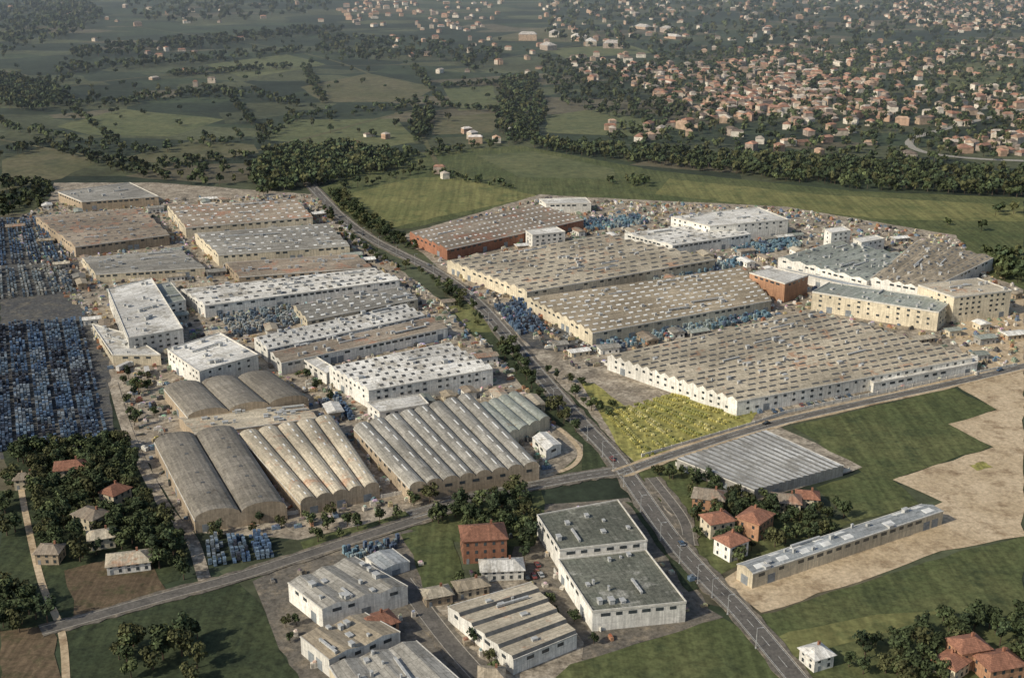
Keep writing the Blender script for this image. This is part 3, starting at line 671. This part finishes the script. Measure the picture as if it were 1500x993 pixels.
# ---------------------------------------------------------------- vehicles
def carmesh(nm,c):
    body=plain('car_paint_'+nm,c,.05,1,.35,.5); tyre=plain('tyre',(.03,.03,.03))
    V=[];Fc=[];mi=[]
    def ring(pts):
        k=len(V); n=len(pts)
        for s in(-1,1):
            for x,z,ww in pts: V.append((x,s*ww,z))
        for i in range(n): Fc.append((k+i,k+(i+1)%n,k+n+(i+1)%n,k+n+i))
        Fc.append(tuple(range(k,k+n))); Fc.append(tuple(range(k+n,k+2*n)))
        return n+2
    n=ring([(-2.1,.3,.8),(2.1,.3,.8),(2.15,.62,.82),(1.2,.88,.84),(-1.8,.92,.84),(-2.15,.7,.82)]); mi+=[0]*n
    n=ring([(-1.7,.9,.76),(1.05,.88,.76),(.45,1.38,.62),(-1.2,1.42,.62)]); mi+=[1]*n
    n=ring([(-1.15,1.42,.64),(.42,1.38,.64),(.4,1.45,.6),(-1.1,1.48,.6)]); mi+=[0]*n
    for wx in(-1.3,1.35):
        for wy in(-.72,.72):
            k=len(V)
            for yy in(-.12,.12):
                for a in range(10): V.append((wx+.32*math.cos(a*.628),wy+yy,.32+.32*math.sin(a*.628)))
            for a in range(10): Fc.append((k+a,k+(a+1)%10,k+10+(a+1)%10,k+10+a))
            Fc.extend([tuple(range(k,k+10)),tuple(range(k+10,k+20))]); mi+=[2]*12
    o=pymesh('car_'+nm,V,Fc,[body,GLASS,tyre],mi); me=o.data; bpy.data.objects.remove(o); return me
def truckmesh(c):
    body=plain('truck_cab_paint%.2f'%c[0],c,.05,1,.4,.5); box=plain('truck_box',(.5,.48,.44),.15); tyre=MATS['tyre']
    V=[];Fc=[];mi=[]
    boxv(V,Fc,-1.2,0,1,0,9.5,2.45,1.1,3.7); mi+=[1]*6
    boxv(V,Fc,4.9,0,1,0,2.1,2.4,.6,2.9,.96); mi+=[0]*6
    boxv(V,Fc,5.93,0,1,0,.1,2.1,1.7,2.6); mi+=[2]*6
    boxv(V,Fc,0,0,1,0,11.5,.9,.7,1.05); mi+=[2]*6
    for wx in(-4.8,-3.6,-2.4,2.2,4.8):
        for wy in(-1.05,1.05):
            k=len(V)
            for yy in(-.15,.15):
                for a in range(10): V.append((wx+.5*math.cos(a*.628),wy+yy,.5+.5*math.sin(a*.628)))
            for a in range(10): Fc.append((k+a,k+(a+1)%10,k+10+(a+1)%10,k+10+a))
            Fc.extend([tuple(range(k,k+10)),tuple(range(k+10,k+20))]); mi+=[3]*12
    o=pymesh('truck',V,Fc,[body,box,GLASS,tyre],mi); me=o.data; bpy.data.objects.remove(o); return me
CARS=[carmesh(n,c) for n,c in (('white',(.6,.6,.57)),('red',(.2,.06,.05)),('blue',(.06,.1,.16)),('grey',(.2,.21,.21)),('black',(.03,.03,.03)),('silver',(.38,.38,.37)))]
TR=[truckmesh((.4,.12,.08)),truckmesh((.55,.55,.5)),truckmesh((.08,.12,.22))]
def put(me,name,x,y,a,z=.16):
    o=bpy.data.objects.new(name,me); o.location=(x,y,z); o.rotation_euler=(0,0,a); col(o)
def traffic(R,off,z,gap,lo=0,hi=1):
    Q,Tt,Nn=R; d=0
    for i in range(int(len(Q)*lo),int(len(Q)*hi)-1):
        seg=np.linalg.norm(Q[i+1]-Q[i]); d+=seg
        if d>gap*random.uniform(.6,1.6):
            d=0; s=random.choice((-1,1)); p=Q[i]+Nn[i]*off*-s; a=math.atan2(Tt[i][1],Tt[i][0])+(0 if s>0 else math.pi)
            if random.random()<.1: put(random.choice(TR),'truck',p[0],p[1],a,z)
            else: put(random.choice(CARS),'car',p[0],p[1],a,z)
traffic(RM,1.9,.34,90); traffic(RS,1.5,.34,170); traffic(RB,1.8,.34,140)
def parking(px,n,m):
    A,B,C,D=[np.array(G(*p)) for p in px]
    for i in range(n):
        for j in range(m):
            if random.random()<.5: continue
            s,t=(i+.5)/n,(j+.5)/m; p=A*(1-s)*(1-t)+B*s*(1-t)+C*s*t+D*(1-s)*t; d=(D-A)
            if not free(p[None])[0]: continue
            put(random.choice(CARS),'parked_car',p[0],p[1],math.atan2(d[1],d[0])+math.pi*random.choice((0,1))+random.uniform(-.05,.05),.18)
parking([(600,382),(690,430),(700,424),(610,376)],26,1)
parking([(790,480),(870,520),(880,512),(800,474)],22,1)
parking([(700,425),(760,452),(770,445),(712,420)],14,1)
parking([(870,905),(1000,895),(1005,905),(875,918)],10,1)
parking([(1110,612),(1400,553),(1395,548),(1105,606)],30,1)
parking([(745,830),(790,820),(800,850),(760,858)],4,2)
for x,y in scatter([(700,540),(790,600),(840,650),(800,690),(770,640)],20,.35): put(random.choice(TR),'truck',x,y,random.uniform(0,3))
for x,y in scatter([(1270,560),(1420,530),(1430,545),(1290,575)],14,.3): put(random.choice(TR),'truck',x,y,.3)
for x,y in scatter([(170,520),(240,540),(230,560),(180,560)],16,.4): put(random.choice(TR),'truck',x,y,random.uniform(0,3))
LV=[];LF=[];boxv(LV,LF,0,0,1,0,.22,.22,0,8,.6);boxv(LV,LF,.9,0,1,0,1.9,.12,7.95,8.1);boxv(LV,LF,1.9,0,1,0,.9,.35,7.85,8.05);boxv(LV,LF,0,0,1,0,.5,.5,0,.4)
lo=pymesh('lamp',LV,LF,[METAL]); lm=lo.data; bpy.data.objects.remove(lo)
Q,Tt,Nn=RM
for i in range(4,len(Q)-6,4):
    p=Q[i]+Nn[i]*5.2; put(lm,'street_lamp',p[0],p[1],math.atan2(-Nn[i][1],-Nn[i][0]),.2)
def pwall(px,h=1.8):
    V=[];Fc=[]
    pts=[np.array(G(*p)) for p in px]
    for a,b in zip(pts[:-1],pts[1:]):
        d=b-a;l=np.linalg.norm(d);u=d/l;m=(a+b)/2; boxv(V,Fc,m[0],m[1],u[0],u[1],l-.26,.22,0,h)
        for k in range(int(l/6)+1): 
            c=a+u*min(l,k*6.0); boxv(V,Fc,c[0],c[1],u[0],u[1],.4,.4,0,h+.2)
    pymesh('perimeter_wall',V,Fc,[TRIM])
pwall([(940,670),(1105,622),(1150,606),(1400,554),(1490,536)]); pwall([(886,535),(1078,608)])
pwall([(285,775),(440,752),(600,722)]); pwall([(990,682),(1105,728),(1245,690)]); pwall([(812,838),(862,915),(880,925)])
# ---------------------------------------------------------------- light haze layer lying over the plain beyond the works
hm=bpy.data.materials.new('valley_haze'); hm.use_nodes=True; ht=hm.node_tree; ht.nodes.clear()
ho=ht.nodes.new('ShaderNodeOutputMaterial'); hv=ht.nodes.new('ShaderNodeVolumeScatter'); hv.inputs['Density'].default_value=1.0e-4; hv.inputs['Color'].default_value=(.74,.87,1,1); hv.inputs['Anisotropy'].default_value=0
ht.links.new(hv.outputs[0],ho.inputs['Volume'])
V=[];Fc=[]; boxv(V,Fc,0,5500,1,0,12000,9000,-2,180); pymesh('haze_air_layer',V,Fc,[hm])
# ---------------------------------------------------------------- light
SD=Vector((-.82,-.50,0)).normalized(); EL=math.radians(35); SD=Vector((SD.x*math.cos(EL),SD.y*math.cos(EL),math.sin(EL)))
w=bpy.data.worlds.new('World'); scene.world=w; w.use_nodes=True; t=w.node_tree
sk=t.nodes.new('ShaderNodeTexSky'); sk.sky_type='NISHITA'; sk.sun_disc=False; sk.sun_elevation=EL; sk.sun_rotation=math.atan2(SD.x,SD.y)%(2*math.pi); sk.dust_density=2
t.links.new(sk.outputs[0],t.nodes['Background'].inputs[0]); t.nodes['Background'].inputs[1].default_value=.11
s=bpy.data.lights.new('sun','SUN'); s.energy=3.5; s.angle=math.radians(.6); s.color=(1,.93,.79); so=bpy.data.objects.new('sun',s); so.rotation_euler=(-SD).to_track_quat('-Z','Y').to_euler(); col(so)
cam=bpy.data.cameras.new('camera'); cam.sensor_width=36; cam.lens=36*F/1500; cam.clip_start=1; cam.clip_end=30000
co=bpy.data.objects.new('camera',cam); co.location=(0,0,CH); co.rotation_euler=(math.pi/2-PITCH,0,0); col(co); scene.camera=co
scene.view_settings.view_transform='Standard'; scene.view_settings.look='None'; scene.view_settings.exposure=0
